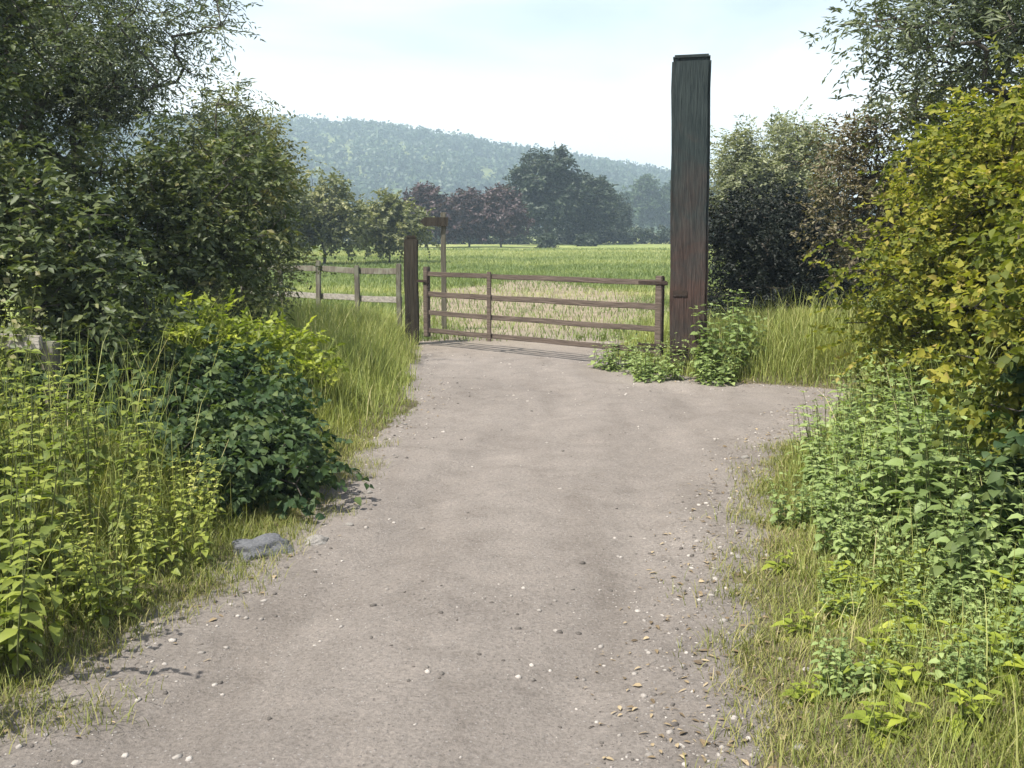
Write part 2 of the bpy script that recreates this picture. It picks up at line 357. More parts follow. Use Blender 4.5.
def skeleton(trunk_pts, targets, r_tip, r_max, up_bias=0.35, wob=0.06):
    """grow branches from a trunk polyline to every target by joining the nearest node."""
    nodes = [np.array(p, float) for p in trunk_pts]; par = [-1] + list(range(len(nodes) - 1))
    base = nodes[0]
    start = len(nodes) // 3
    order = np.argsort(np.linalg.norm(targets - nodes[-1] * .5 - base * .5, axis=1))
    for t in targets[order]:
        A = np.array(nodes[start:])
        dist = np.linalg.norm((A - t) * [1, 1, 1], axis=1) + np.maximum(0, A[:, 2] - t[2]) * up_bias * 3
        j = int(np.argmin(dist)) + start
        p = nodes[j]; d = np.linalg.norm(t - p); k = max(1, min(5, int(d / 0.28)))
        prev = j
        for s in range(1, k + 1):
            f = s / k
            q = p + (t - p) * f + np.array([0, 0, math.sin(f * math.pi) * d * .08]) + RNG.normal(0, wob * d * (1 if s < k else 0) / max(1, k) ** .5, 3)
            nodes.append(q); par.append(prev); prev = len(nodes) - 1
    n = len(nodes); cnt = np.zeros(n); kids = np.zeros(n)
    for i in range(1, n): kids[par[i]] += 1
    cnt[kids == 0] = 1
    for i in range(n - 1, 0, -1): cnt[par[i]] += cnt[i]
    rad = np.minimum(r_tip * np.sqrt(cnt) , r_max)
    segs = [(nodes[par[i]], nodes[i], rad[par[i]] if par[i] < len(trunk_pts) or True else rad[i], rad[i]) for i in range(1, n)]
    segs = [(a, b, min(ra, rb * 1.5), rb) for a, b, ra, rb in segs]
    return segs

def blob_points(blobs, n, fill=0.45, gap=0.0, gscale=1.1, seed=0):
    """clump centres in a union of ellipsoids, pushed outwards, with noise gaps."""
    out, direc = [], []
    wts = np.array([b[3] * b[4] * b[5] for b in blobs]) ** 0.75; wts /= wts.sum()
    tries = 0
    while len(out) < n and tries < n * 30:
        tries += 1
        b = blobs[int(RNG.choice(len(blobs), p=wts))]
        d = RNG.normal(0, 1, 3); d /= np.linalg.norm(d)
        lump = 1 + .32 * mnoise.noise(Vector((d[0] * 1.9 + seed, d[1] * 1.9, d[2] * 1.9 + b[0])))
        r = RNG.random() ** fill * lump
        p = np.array(b[:3]) + d * r * np.array(b[3:6])
        if gap and mnoise.noise(Vector(p * gscale) + Vector((seed, 7, 3))) < gap - .5 + 0: continue
        if p[2] < .06: continue
        out.append(p); direc.append(d)
    return np.array(out), np.array(direc)

def foliage(name, C, O, twigs, per, tl, leaf_l, leaf_w, spread=1.0, droop=.25, full=False, up=.6, tint_base=None, along=.75):
    """sprays of leaves round clump centres C with outward directions O."""
    n = len(C)
    ct = np.clip(RNG.normal(.48, .2, n), 0, 1) if tint_base is None else tint_base
    C2 = np.repeat(C, twigs, 0) + RNG.normal(0, tl * .28, (n * twigs, 3))
    T = unit(np.repeat(O, twigs, 0) * .55 + RNG.normal(0, .75, (n * twigs, 3)) * spread + [0, 0, .1])
    TL = tl * RNG.uniform(.5, 1.25, n * twigs)
    m = n * twigs
    f = (np.arange(per) + .5)[None] / per + RNG.uniform(-.3, .3, (m, per)) / per
    P = C2[:, None] + T[:, None] * (f * TL[:, None])[..., None] - np.array([0, 0, 1]) * (f ** 2 * TL[:, None] * droop)[..., None]
    ref = unit(np.cross(T, [0, 0, 1.]) + RNG.normal(0, .15, (m, 3)))
    sgn = np.where(np.arange(per) % 2 == 0, 1, -1)[None, :, None]
    D = T[:, None] * along + ref[:, None] * sgn + RNG.normal(0, .35, (m, per, 3)) - np.array([0, 0, 1]) * droop
    N = np.array([0, 0, up]) + RNG.normal(0, .5, (m, per, 3)) + np.repeat(O, twigs, 0)[:, None] * .3
    P = P.reshape(-1, 3); D = D.reshape(-1, 3); N = N.reshape(-1, 3)
    k = len(P)
    tint = np.clip(np.repeat(np.repeat(ct, twigs), per) + RNG.normal(0, .17, k), 0, 1)
    L = leaf_l * RNG.uniform(.6, 1.2, k); W = leaf_w * RNG.uniform(.7, 1.15, k)
    keep = P[:, 2] > .02
    return leaf_mesh(name, P[keep], D[keep], N[keep], L[keep], W[keep], tint[keep], full)

def plant(kind, label, cat, loc, blobs, n, mat, trunk=None, twigs=5, per=9, tl=.28, leaf=(.06, .035), fill=.45, gap=0.0, r_tip=.004,
          r_max=.1, spread=1.0, droop=.25, full=False, group=None, bark='bark', crown='crown', stem='trunk', wob=.06, limb_share=1.0, seed=None, gscale=1.1, up=.6):
    t = thing(kind, label, cat, loc, 0, group)
    C, O = blob_points(blobs, n, fill, gap, gscale, seed=RNG.random() * 50 if seed is None else seed)
    if trunk is None: trunk = [(0, 0, 0), (0.02, .01, .12), (0, .03, .25)]
    tg = C if limb_share >= 1 else C[RNG.random(len(C)) < limb_share]
    segs = skeleton(trunk, tg, r_tip, r_max, wob=wob)
    obj(stem, tubes_mesh(stem, segs), M[bark], t)
    obj(crown, foliage(crown, C, O, twigs, per, tl, leaf[0], leaf[1], spread, droop, full, up), M[mat], t)
    return t

# ------------------------------------------------------------------ terrain functions
LY = [2.0, 2.6, 3.15, 4.0, 5.0, 6.3, 7.8, 9.5, 11, 12, 14, 15.5, 18, 22, 28, 33]
LX = [-2.4, -1.95, -1.62, -1.42, -1.08, -1.13, -1.02, -0.92, -1.02, -1.12, -1.22, -1.5, -1.9, -2.2, -2.0, .6]
RY = [2.0, 2.8, 3.2, 4.0, 5.0, 5.9, 7.0, 8.2, 9.3, 9.9, 10.2, 10.6, 11.2, 12.2, 13, 14, 16, 20, 26, 33]
RX = [.55, .66, .74, .95, 1.2, 1.42, 1.9, 2.5, 3.1, 3.4, 2.9, 2.1, 1.62, 1.35, 1.3, 1.5, 2.3, 3.4, 3.4, .9]
def xl(y): return np.interp(y, LY, LX)
def xr(y): return np.interp(y, RY, RX)
def sstep(a, b, x):
    t = np.clip((x - a) / (b - a), 0, 1); return t * t * (3 - 2 * t)
def fbm(x, y, s):
    """cheap smooth value noise, vectorised"""
    x = np.asarray(x, float) * s; y = np.asarray(y, float) * s
    def h(i, j):
        v = np.sin(i * 127.1 + j * 311.7) * 43758.5453
        return v - np.floor(v)
    tot = 0; amp = .5
    for o in range(4):
        xi = np.floor(x); yi = np.floor(y); fx = x - xi; fy = y - yi
        fx = fx * fx * (3 - 2 * fx); fy = fy * fy * (3 - 2 * fy)
        v = (h(xi, yi) * (1 - fx) + h(xi + 1, yi) * fx) * (1 - fy) + (h(xi, yi + 1) * (1 - fx) + h(xi + 1, yi + 1) * fx) * fy
        tot = tot + (v - .5) * amp; amp *= .5; x = x * 2.03 + 17.3; y = y * 2.03 + 9.1
    return tot
def edge_dist(x, y):
    """positive outside the track"""
    j = .35 * fbm(x, y, 1.6) + .22 * fbm(x + 40, y, 6)
    return np.maximum(xl(y) - x, x - xr(y)) + j
def ground_z(x, y):
    d = edge_dist(x, y)
    side = np.where(x < (xl(y) + xr(y)) / 2, .34, .42)
    fade = 1 - .85 * sstep(12, 16, y)
    bank = side * fade * sstep(-.05, 2.4, d)
    near = 1 - sstep(30, 34, y)
    inside = -.05 * sstep(.05, -.12, d) * near
    return bank + inside + .05 * fbm(x, y, .9) * sstep(0, .5, d) + .02 * fbm(x, y, 4) + .012 * sstep(-.05, .2, d) * near
def track_z(x, y):
    c = (xl(y) + xr(y)) / 2
    rut = -.032 * (np.exp(-((x - c - .62) / .2) ** 2) + np.exp(-((x - c + .62) / .2) ** 2)) * (1 - sstep(9, 13, y))
    return .012 + rut + .028 * fbm(x, y, 1.1) + .016 * fbm(x + 9, y, 6)

def grid_mesh(name, xs, ys, zf):
    X, Y = np.meshgrid(xs, ys); Z = zf(X, Y)
    V = np.stack([X, Y, Z], -1).reshape(-1, 3)
    nx, ny = len(xs), len(ys)
    i = (np.arange(ny - 1)[:, None] * nx + np.arange(nx - 1)[None]).ravel()
    Q = np.stack([i, i + 1, i + nx + 1, i + nx], 1)
    return mesh_np(name, V, None, Q, None, True)

def graded(pts):
    out = []
    for a, b, s in pts: out += list(np.arange(a, b, s))
    return np.array(out + [pts[-1][1]])

gx = graded([(-1200, -200, 100), (-200, -40, 20), (-40, -8, 1.5), (-8, 8, .07), (8, 40, 1.5), (40, 200, 20), (200, 1200, 100)])
gy = graded([(-40, 1.5, 1.5), (1.5, 16, .07), (16, 36, .3), (36, 80, 4), (80, 300, 20), (300, 1300, 100)])
g = obj('ground', grid_mesh('ground', gx, gy, ground_z), M['ground']); g['kind'] = 'structure'
tr = obj('track', grid_mesh('track', np.arange(-3.4, 4.4, .05), np.arange(1.2, 34, .05), track_z), M['track']); tr['kind'] = 'structure'

# hill with its wood
HPX = [-900, -500, -330, -148, -78, -36, 0, 33, 68, 96, 130, 200, 340, 600]
HZ = [58, 71, 73, 70, 66, 59, 52.5, 48, 41.5, 37, 29, 18, 7, 3]
def hill_z(x, y):
    xx = x / y * 700
    return (np.interp(xx, HPX, HZ) + 1.0) * sstep(330, 700, y) * (1 - .9 * sstep(720, 1050, y)) * (1 + .05 * fbm(x, y, .012)) - .6 + 3 * fbm(x, y, .05) * sstep(360, 460, y)
hl = obj('hill', grid_mesh('hill', np.arange(-1000, 801, 9), np.arange(330, 1051, 9), hill_z), M['hill']); hl['kind'] = 'structure'

def hill_wood():
    n = 9000
    x = RNG.uniform(-700, 420, n); y = 380 + 360 * RNG.random(n) ** .7
    k = fbm(x, y, .012) > -.32; x, y = x[k], y[k]; z = hill_z(x, y)
    h = 3 + 6.5 * RNG.random(len(x)) ** 1.6
    per = 34
    c = np.stack([x, y, z + h * .45], 1)
    d = unit(RNG.normal(0, 1, (len(x), per, 3))); r = RNG.random((len(x), per, 1)) ** .4
    P = c[:, None] + d * r * np.stack([h * .5, h * .5, h * .55], 1)[:, None]
    P = P.reshape(-1, 3); m = len(P)
    D = RNG.normal(0, 1, (m, 3)); N = RNG.normal(0, .5, (m, 3)) + d.reshape(-1, 3) + [0, 0, .5]
    tint = np.clip(np.repeat(RNG.normal(.42, .24, len(x)) + .9 * fbm(x, y, .02), per) + RNG.normal(0, .1, m), 0, 1)
    o = obj('woodland', leaf_mesh('woodland', P, D, N, np.full(m, 2.6) * RNG.uniform(.6, 1.2, m), np.full(m, 1.9), tint), M['far'])
    o['kind'] = 'stuff'; o['label'] = 'far-off wood covering the hillside'
hill_wood()

# haze
hz = bpy.data.meshes.new('haze')
X0, X1, Y0, Y1, Z0, Z1 = -1250, 1250, -60, 1350, -4, 96
hz.from_pydata([(X0, Y0, Z0), (X1, Y0, Z0), (X1, Y1, Z0), (X0, Y1, Z0), (X0, Y0, Z1), (X1, Y0, Z1), (X1, Y1, Z1), (X0, Y1, Z1)], [],
               [(3, 2, 1, 0), (4, 5, 6, 7), (0, 1, 5, 4), (1, 2, 6, 5), (2, 3, 7, 6), (3, 0, 4, 7)])
mh, ns, ls = new_mat('haze_air')
pv = ns.new('ShaderNodeVolumePrincipled'); pv.inputs['Color'].default_value = (0.68, 0.87, 1.0, 1); pv.inputs['Density'].default_value = 0.0010
pv.inputs['Anisotropy'].default_value = 0.1
oo = ns.new('ShaderNodeOutputMaterial'); ls.new(pv.outputs[0], oo.inputs['Volume'])
ho = obj('haze', hz, mh); ho['kind'] = 'stuff'

# ------------------------------------------------------------------ timber: gate, posts, fences, fingerpost
def box_geo(c, size, rot=None, bev=.008, jit=0):
    import bmesh
    bm = bmesh.new(); bmesh.ops.create_cube(bm, size=1)
    for v in bm.verts: v.co = Vector((v.co.x * size[0], v.co.y * size[1], v.co.z * size[2]))
    if jit:
        L = max(size)
        axis = list(size).index(L)
        ed = [e for e in bm.edges if abs((e.verts[0].co - e.verts[1].co)[axis]) > L * .9]
        bmesh.ops.subdivide_edges(bm, edges=ed, cuts=10, use_grid_fill=True)
        for v in bm.verts:
            nvec = mnoise.noise_vector(Vector((v.co[axis] * 1.7 + c[0] * 5, c[1] + v.co[(axis + 1) % 3] * .5, c[2])))
            for k in range(3):
                if k != axis: v.co[k] += nvec[k] * jit
    if bev: bmesh.ops.bevel(bm, geom=[e for e in bm.edges if len(e.link_faces) == 2 and e.calc_face_angle(0) > .6], offset=bev, segments=2, affect='EDGES')
    mat = Matrix.Translation(c) @ (rot.to_4x4() if rot else Matrix.Identity(4))
    bm.transform(mat)
    return bm

def bm_obj(name, bms, mat, parent=None):
    import bmesh
    big = bmesh.new()
    tmp = bpy.data.meshes.new('tmp')
    for b in bms:
        b.to_mesh(tmp); big.from_mesh(tmp); b.free()
    me = bpy.data.meshes.new(name); big.to_mesh(me); big.free(); bpy.data.meshes.remove(tmp)
    return obj(name, me, mat, parent)

GL = Vector((-1.30, 14.15, .02)); GR = Vector((1.78, 11.5, .05))
dv = GR - GL; glen = dv.length; gang = math.atan2(dv.y, dv.x)
gate = thing('field_gate', 'closed low brown wooden four-bar field gate across the track', 'gate', GL, gang)
x0, x1 = .10, glen - .05
for zc in (1.00, .72, .46, .21):
    bm_obj('bar', [box_geo(((x0 + x1) / 2, 0, zc), (x1 - x0 - .16, .032, random.choice((.058, .064, .070))), bev=.006, jit=.008)], M['gate_wood'], gate)
for xx, ww, top in ((x0 + .04, .085, 1.10), (x1 - .05, .09, 1.08)):
    bm_obj('stile', [box_geo((xx, 0, (top + .12) / 2), (ww, .07, top - .12), bev=.008, jit=.004)], M['gate_wood'], gate)
bm_obj('upright', [box_geo((glen * .33, -.030, .60), (.07, .022, .92), bev=.005)], M['gate_wood'], gate)
for zc in (1.00, .28):
    bm_obj('hinge', [box_geo((x1 - .12, -.043, zc), (.4, .010, .035), bev=.003), box_geo((x1 + .03, -.03, zc), (.05, .03, .05), bev=.004)], M['iron'], gate)
bm_obj('latch', [box_geo((x0 + .02, -.05, .90), (.26, .014, .035), bev=.003), box_geo((x0 + .12, -.06, .92), (.02, .03, .12), bev=.003)], M['iron'], gate)

gp = thing('gate_post', 'short dark weathered gatepost at the latch end of the gate', 'gate post', (-1.42, 14.2, 0), .1)
bm_obj('shaft', [box_geo((0, 0, .73), (.20, .20, 1.56), bev=.018, jit=.012)], M['post_wood'], gp)
bm_obj('post_top', [box_geo((0, 0, 1.525), (.165, .165, .05), bev=.02)], M['post_wood'], gp)

bp = thing('timber_pillar', 'very tall thick squared timber post at the hinge end of the gate', 'post', (2.03, 11.4, 0), gang * .25)
bp.rotation_euler.y = -.016
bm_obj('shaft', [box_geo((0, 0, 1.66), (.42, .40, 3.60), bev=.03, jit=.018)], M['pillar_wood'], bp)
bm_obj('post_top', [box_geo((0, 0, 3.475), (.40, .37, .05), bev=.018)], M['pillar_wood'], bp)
# rust stained hanging strap low on the pillar
bm_obj('hinge_plate', [box_geo((-.10, -.208, .92), (.16, .014, .07), bev=.004), box_geo((-.10, -.208, .30), (.16, .014, .07), bev=.004)], M['iron'], bp)

def rail_fence(label, pts, heights, ph, post_w=.09, mat_r='pale_wood', mat_p='fence_post_wood', sag=.0):
    f = thing('rail_fence', label, 'fence', (pts[0][0], pts[0][1], 0))
    o = Vector((pts[0][0], pts[0][1], 0))
    for i, (px, py) in enumerate(pts):
        h = ph * random.uniform(.94, 1.06)
        bm_obj('post', [box_geo((px - o.x, py - o.y, h / 2 - .05), (post_w, post_w, h + .1), Matrix.Rotation(random.uniform(-.03, .03), 3, 'Y'), bev=.01, jit=.008)], M[mat_p], f)
    for zc, mr in heights:
        for (ax, ay), (bx_, by) in zip(pts, pts[1:]):
            L = math.hypot(bx_ - ax, by - ay); an = math.atan2(by - ay, bx_ - ax)
            nx, ny = math.sin(an) * (post_w / 2 + .018), -math.cos(an) * (post_w / 2 + .018)
            tilt = random.uniform(-.03, .03)
            bm_obj('rail', [box_geo(((ax + bx_) / 2 - o.x + nx, (ay + by) / 2 - o.y + ny, zc), (L - .01, .03, .09), Matrix.Rotation(an, 3, 'Z') @ Matrix.Rotation(tilt, 3, 'Y'), bev=.006, jit=.008)], M[mr], f)
    return f
rail_fence('low weathered post and rail fence left of the gatepost', [(-1.66, 14.75), (-2.36, 15.3), (-3.05, 15.8), (-3.75, 16.3), (-4.5, 16.8)],
           [(1.02, 'fence_post_wood'), (.60, 'pale_wood')], 1.14, .075)
rail_fence('pale grey single rail on short posts hidden among the left undergrowth', [(-4.3, 6.5), (-3.5, 6.35), (-2.88, 6.2)],
           [(.93, 'pale_wood')], .98)

fp = thing('fingerpost', 'weathered wooden footpath post with one dark finger board beyond the gate', 'signpost', (-1.10, 16.2, 0), .15)
bm_obj('shaft', [box_geo((0, 0, .95), (.08, .08, 1.92), bev=.01, jit=.004)], M['pale_post'], fp)
import bmesh
def finger():
    bm = bmesh.new()
    P = [(.07, -.07), (-.30, -.07), (-.38, 0), (-.30, .07), (.07, .07)]
    lo = [bm.verts.new((x, -.078, 1.76 + z)) for x, z in P]; hi = [bm.verts.new((x, -.052, 1.76 + z)) for x, z in P]
    bm.faces.new(lo); bm.faces.new(hi[::-1])
    for i in range(5): bm.faces.new((lo[(i + 1) % 5], lo[i], hi[i], hi[(i + 1) % 5]))
    bmesh.ops.recalc_face_normals(bm, faces=bm.faces[:])
    return bm
bm_obj('finger_board', [finger()], M['post_wood'], fp)

# ------------------------------------------------------------------ left trees and shrubs
def gz(x, y): return float(ground_z(np.array([x], float), np.array([y], float))[0])
def base(x, y): return (x, y, gz(x, y) - .03)

plant('hawthorn_tree', 'large dark hawthorn tree filling the upper left corner', 'tree', base(-5.6, 8.0),
      [(0, 0, 2.6, 2.0, 1.7, 1.25), (.9, -.3, 1.9, 1.2, 1.2, 1.0), (-.3, -.6, 3.4, 1.3, 1.1, .75), (1.25, .3, 2.9, .95, .9, .7)], 980, 'hawthorn',
      [(0, 0, 0), (.05, .02, .5), (-.03, .05, 1.0), (.06, .0, 1.6), (.1, .05, 2.3)], 6, 12, .34, (.062, .036), fill=.5, gap=.22, r_tip=.0045, r_max=.13)
plant('willow_tree', 'loose grey-green willow with thin sky-pierced top behind the hawthorn', 'tree', base(-4.9, 11.2),
      [(0, 0, 2.9, 1.5, 1.4, 1.3), (.9, -.2, 3.6, 1.0, 1.0, 1.0), (-1.0, 0, 3.9, 1.1, 1.0, .9), (1.2, .0, 2.4, .8, .9, .9), (1.1, .1, 3.5, .72, .8, .85)], 900, 'willow',
      [(0, 0, 0), (.1, .02, .6), (.0, .05, 1.3), (.12, .0, 2.1), (.15, .05, 3.0)], 5, 11, .36, (.085, .020), fill=.55, gap=.42, r_tip=.005, r_max=.14, droop=.4)
plant('hawthorn_tree', 'rounded olive hawthorn bush nearest the left rail fence', 'tree', base(-3.95, 13.2),
      [(0, 0, 1.65, 1.15, 1.1, 1.15), (.35, -.2, 2.3, .8, .8, .75), (.55, -.3, 1.0, .75, .8, .7)], 420, 'olive',
      [(0, 0, 0), (.03, .02, .4), (.0, .03, .9), (.05, 0, 1.5)], 5, 11, .30, (.06, .034), fill=.5, gap=.3, r_tip=.005, r_max=.10)
plant('elder_bush', 'dark elder bush crowded under the left trees', 'shrub', base(-3.35, 9.6),
      [(0, 0, .95, 1.0, .9, .85), (.35, .3, 1.55, .85, .8, .7), (-.7, -.3, 1.3, .9, .8, .8)], 360, 'hawthorn',
      None, 5, 10, .30, (.085, .042), fill=.5, gap=.28, r_tip=.004, r_max=.05, stem='stems', crown='foliage')
plant('elder_bush', 'dark elder bush behind the single pale grey rail', 'shrub', base(-3.7, 6.9),
      [(0, 0, .95, 1.0, .75, .8), (.55, -.1, .7, .75, .6, .6), (-.5, 0, 1.5, .8, .7, .6)], 360, 'hawthorn',
      None, 5, 10, .28, (.075, .040), fill=.5, gap=.28, r_tip=.004, r_max=.05, stem='stems', crown='foliage')
plant('dogwood_shrub', 'bright yellow-green shrub lit by sun beside the left verge', 'shrub', base(-2.35, 8.3),
      [(-.1, 0, .42, .66, .6, .36), (.30, .25, .30, .46, .5, .28), (-.55, .1, .42, .46, .5, .34)], 220, 'bright',
      None, 5, 10, .24, (.075, .042), fill=.5, gap=.25, r_tip=.0035, r_max=.03, stem='stems', crown='foliage')
plant('bramble_bush', 'low dark green bramble in the shaded hollow beside the track', 'shrub', base(-1.72, 6.1),
      [(0, 0, .24, .50, .55, .27), (.22, -.4, .18, .34, .42, .20), (-.45, .3, .28, .5, .5, .30)], 250, 'bramble',
      None, 5, 9, .22, (.065, .046), fill=.45, gap=0, r_tip=.003, r_max=.015, full=True, stem='stems', crown='foliage', droop=.5)
plant('bramble_bush', 'taller dark bramble between the bright shrub and the nettles', 'shrub', base(-2.25, 7.0),
      [(0, 0, .30, .65, .55, .33), (-.6, -.4, .38, .6, .5, .36)], 260, 'bramble',
      None, 5, 9, .24, (.068, .046), fill=.45, gap=0, r_tip=.003, r_max=.015, full=True, stem='stems', crown='foliage', droop=.5)

# ------------------------------------------------------------------ right trees and shrubs
plant('ash_tree', 'sparse grey-leaved ash tree at the upper right corner', 'tree', base(5.0, 9.6),
      [(-.4, 0, 3.0, 1.6, 1.2, .8), (-1.1, -.2, 3.35, 1.0, .9, .65), (.5, -.2, 3.5, 1.1, 1.0, .9), (.6, 0, 2.2, 1.1, 1.1, .9)], 430, 'willow',
      [(0, 0, 0), (.05, .02, .6), (-.03, .05, 1.2), (.06, .0, 2.0), (.0, .05, 2.8)], 5, 11, .36, (.085, .026), fill=.55, gap=.40, r_tip=.005, r_max=.13)
plant('field_maple', 'tall yellow-green field maple bush filling the right side', 'shrub', base(3.35, 6.7),
      [(0.1, 0, 1.25, 1.0, 1.0, .95), (.6, -.2, 2.05, .9, .9, .7), (-.45, -.2, .9, .72, .75, .7), (.8, -.4, 1.5, .9, .9, 1.0), (.1, .3, 1.65, .7, .8, .5)], 760, 'gold',
      [(0, 0, 0), (.03, .02, .35), (.0, .03, .7), (.05, 0, 1.2)], 6, 12, .28, (.050, .036), fill=.5, gap=.33, r_tip=.0045, r_max=.08)
plant('hazel_bush', 'nearest olive-gold hazel bush at the right picture edge', 'shrub', base(2.80, 4.45),
      [(0, 0, .95, .75, .7, .75), (.25, .1, 1.5, .7, .7, .6), (-.25, -.1, .55, .45, .5, .45)], 430, 'gold',
      None, 6, 11, .24, (.052, .038), fill=.5, gap=.33, r_tip=.0035, r_max=.03, full=True, stem='stems', crown='foliage')
plant('russet_shrub', 'brownish half-bare shrub between the dark evergreen and the field maple', 'shrub', base(4.3, 11.2),
      [(0, 0, 1.5, .9, .8, 1.0), (-.3, 0, 2.0, .7, .6, .6)], 260, 'russet',
      None, 5, 9, .30, (.06, .03), fill=.5, gap=.32, r_tip=.005, r_max=.05, stem='stems', crown='foliage')
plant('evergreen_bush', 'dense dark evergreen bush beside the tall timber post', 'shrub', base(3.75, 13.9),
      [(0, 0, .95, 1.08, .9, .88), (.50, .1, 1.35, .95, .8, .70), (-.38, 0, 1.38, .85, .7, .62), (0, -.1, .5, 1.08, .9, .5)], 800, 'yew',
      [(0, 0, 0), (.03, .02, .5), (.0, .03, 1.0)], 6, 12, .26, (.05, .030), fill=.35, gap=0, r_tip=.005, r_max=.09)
plant('willow_tree', 'pale olive round-topped tree behind the dark evergreen bush', 'tree', base(6.6, 25.5),
      [(0, 0, 2.7, 1.8, 1.6, 1.6), (-.8, 0, 2.6, 1.15, 1.2, 1.4), (.6, 0, 3.2, 1.3, 1.2, .9)], 620, 'pale_olive',
      [(0, 0, 0), (.05, .02, .6), (-.03, .05, 1.2), (.06, .0, 2.2)], 6, 11, .45, (.11, .045), fill=.45, gap=.25, r_tip=.007, r_max=.16)
plant('hawthorn_bush', 'grey-green hawthorn bush rising behind the field maple', 'shrub', base(5.2, 10.9),
      [(0, 0, 1.5, 1.2, 1.0, 1.2), (-.4, 0, 2.1, .9, .8, .7)], 380, 'olive',
      None, 5, 10, .32, (.07, .036), fill=.5, gap=.28, r_tip=.005, r_max=.06, stem='stems', crown='foliage')

# ------------------------------------------------------------------ herb layer
def herb_clump(kind, label, cat, mat, n_stems, h, leaf, levels, spread, group, shift=0.0):
    t = thing(kind, label, cat, (0, 0, 0), 0, group)
    segs = []; P = []; D = []; N = []; L = []; W = []; tt = []
    for s in range(n_stems):
        a = RNG.uniform(0, 2 * math.pi); r = spread * math.sqrt(RNG.random())
        p = np.array([math.cos(a) * r, math.sin(a) * r, -.03]); hh = h * RNG.uniform(.6, 1.1)
        lean = np.array([math.cos(a), math.sin(a), 0]) * RNG.uniform(0, .22) + RNG.normal(0, .05, 3) * [1, 1, 0]
        pts = [p + np.array([0, 0, hh * f]) + lean * hh * f ** 1.7 for f in np.linspace(0, 1, 7)]
        segs.append((np.array([0, 0, -.09]), p, .006, .0045))
        for i in range(6): segs.append((pts[i], pts[i + 1], .0045 * (1 - i * .12), .0045 * (1 - (i + 1) * .12)))
        tb = np.clip(RNG.normal(.45 + shift, .2), 0, 1)
        for l in range(levels):
            f = .18 + .82 * (l + RNG.uniform(-.2, .2)) / (levels - 1); f = min(max(f, .1), 1)
            q = p + np.array([0, 0, hh * f]) + lean * hh * f ** 1.7
            sz = leaf[0] * (1.0 - .62 * max(0, f - .35) / .65) * RNG.uniform(.75, 1.15)
            a0 = l * math.pi / 2 + s
            for k in range(2):
                an = a0 + k * math.pi + RNG.normal(0, .25)
                d = np.array([math.cos(an), math.sin(an), .25 - .75 * (1 - f) + RNG.normal(0, .15)])
                P.append(q); D.append(d); N.append(np.array([0, 0, 1.]) + RNG.normal(0, .22, 3)); L.append(sz); W.append(sz * leaf[1])
                tt.append(np.clip(tb + .25 * (f - .5) + RNG.normal(0, .1), 0, 1))
    obj('stems', tubes_mesh('stems', segs, 5), M['stem'], t)
    obj('leaves', leaf_mesh('leaves', np.array(P), np.array(D), np.array(N), np.array(L), np.array(W), np.array(tt), True), M[mat], t)
    return t

tint_shift = 0
NL = 'sunlit green nettle clump at the near left edge of the track'
nets = [herb_clump('nettle_clump', NL, 'plant', 'nettle', n_, h_, (l_, w_), k_, .28, 'nettles on the left verge', t_) for n_, h_, l_, w_, k_, t_ in ((15, .85, .105, .52, 10, 0), (20, .70, .088, .50, 10, .08), (12, .95, .125, .48, 9, -.2), (18, .8, .09, .6, 9, .1), (10, 1.0, .085, .45, 13, -.1))]
spots = [(-1.95, 3.5, 1.0), (-1.75, 4.0, .78), (-2.15, 4.1, 1.05), (-1.62, 4.55, .72), (-2.0, 4.7, 1.0), (-2.4, 4.7, 1.1), (-1.7, 5.05, .72), (-2.15, 5.3, .98),
         (-2.55, 5.35, 1.05), (-2.25, 3.75, 1.05), (-1.95, 3.05, .8), (-2.3, 3.15, 1.0), (-2.9, 5.2, 1.1), (-2.75, 4.3, 1.1), (-3.0, 5.9, 1.0)]
for i, (x, y, s) in enumerate(spots):
    sc = (s * .95, s * .95, s * .95)
    if i < 5:
        nets[i].location = base(x, y); nets[i].scale = sc; nets[i].rotation_euler.z = random.uniform(0, 6)
    else:
        dup(nets[i % 5], base(x, y), random.uniform(0, 6), sc)

HL = 'pale green leafy herb clump on the right bank'
hrb = [herb_clump('leafy_herb', HL, 'plant', 'herb', n_, h_, (l_, w_), k_, .28, 'pale herbs on the right bank', t_) for n_, h_, l_, w_, k_, t_ in ((20, .62, .105, .66, 8, 0), (24, .52, .075, .60, 8, .2), (14, .70, .13, .62, 8, -.15))]
spots = [(1.75, 5.0, .8), (1.95, 5.4, .95), (2.1, 4.9, 1.0), (2.0, 5.9, .95), (2.35, 5.5, 1.1), (2.3, 6.3, 1.0), (2.65, 6.1, 1.1), (1.7, 4.4, .75), (2.0, 4.4, .95),
         (2.6, 7.2, .95), (2.9, 7.6, 1.0), (3.2, 8.2, 1.0), (2.5, 6.8, 1.0), (2.85, 6.7, 1.1), (3.6, 9.0, 1.0), (3.75, 10.0, .9), (2.2, 5.2, 1.15), (1.85, 5.7, .8), (2.45, 5.9, 1.15), (2.15, 6.6, .9), (2.5, 4.9, 1.2), (1.9, 4.75, .9), (1.75, 4.05, .7), (2.0, 4.05, .8), (1.62, 4.6, .6), (2.15, 4.6, 1.0), (1.85, 3.75, .6), (1.55, 5.2, .55), (1.75, 3.35, .6), (1.95, 3.2, .75), (2.05, 3.6, .85), (1.6, 3.7, .5), (2.2, 3.4, .9), (1.8, 3.05, .6), (2.3, 3.8, 1.0)]
for i, (x, y, s) in enumerate(spots):
    if i < 3:
        hrb[i].location = base(x, y); hrb[i].scale = (s,) * 3; hrb[i].rotation_euler.z = random.uniform(0, 6)
    else:
        dup(hrb[i % 3], base(x, y), random.uniform(0, 6), s)
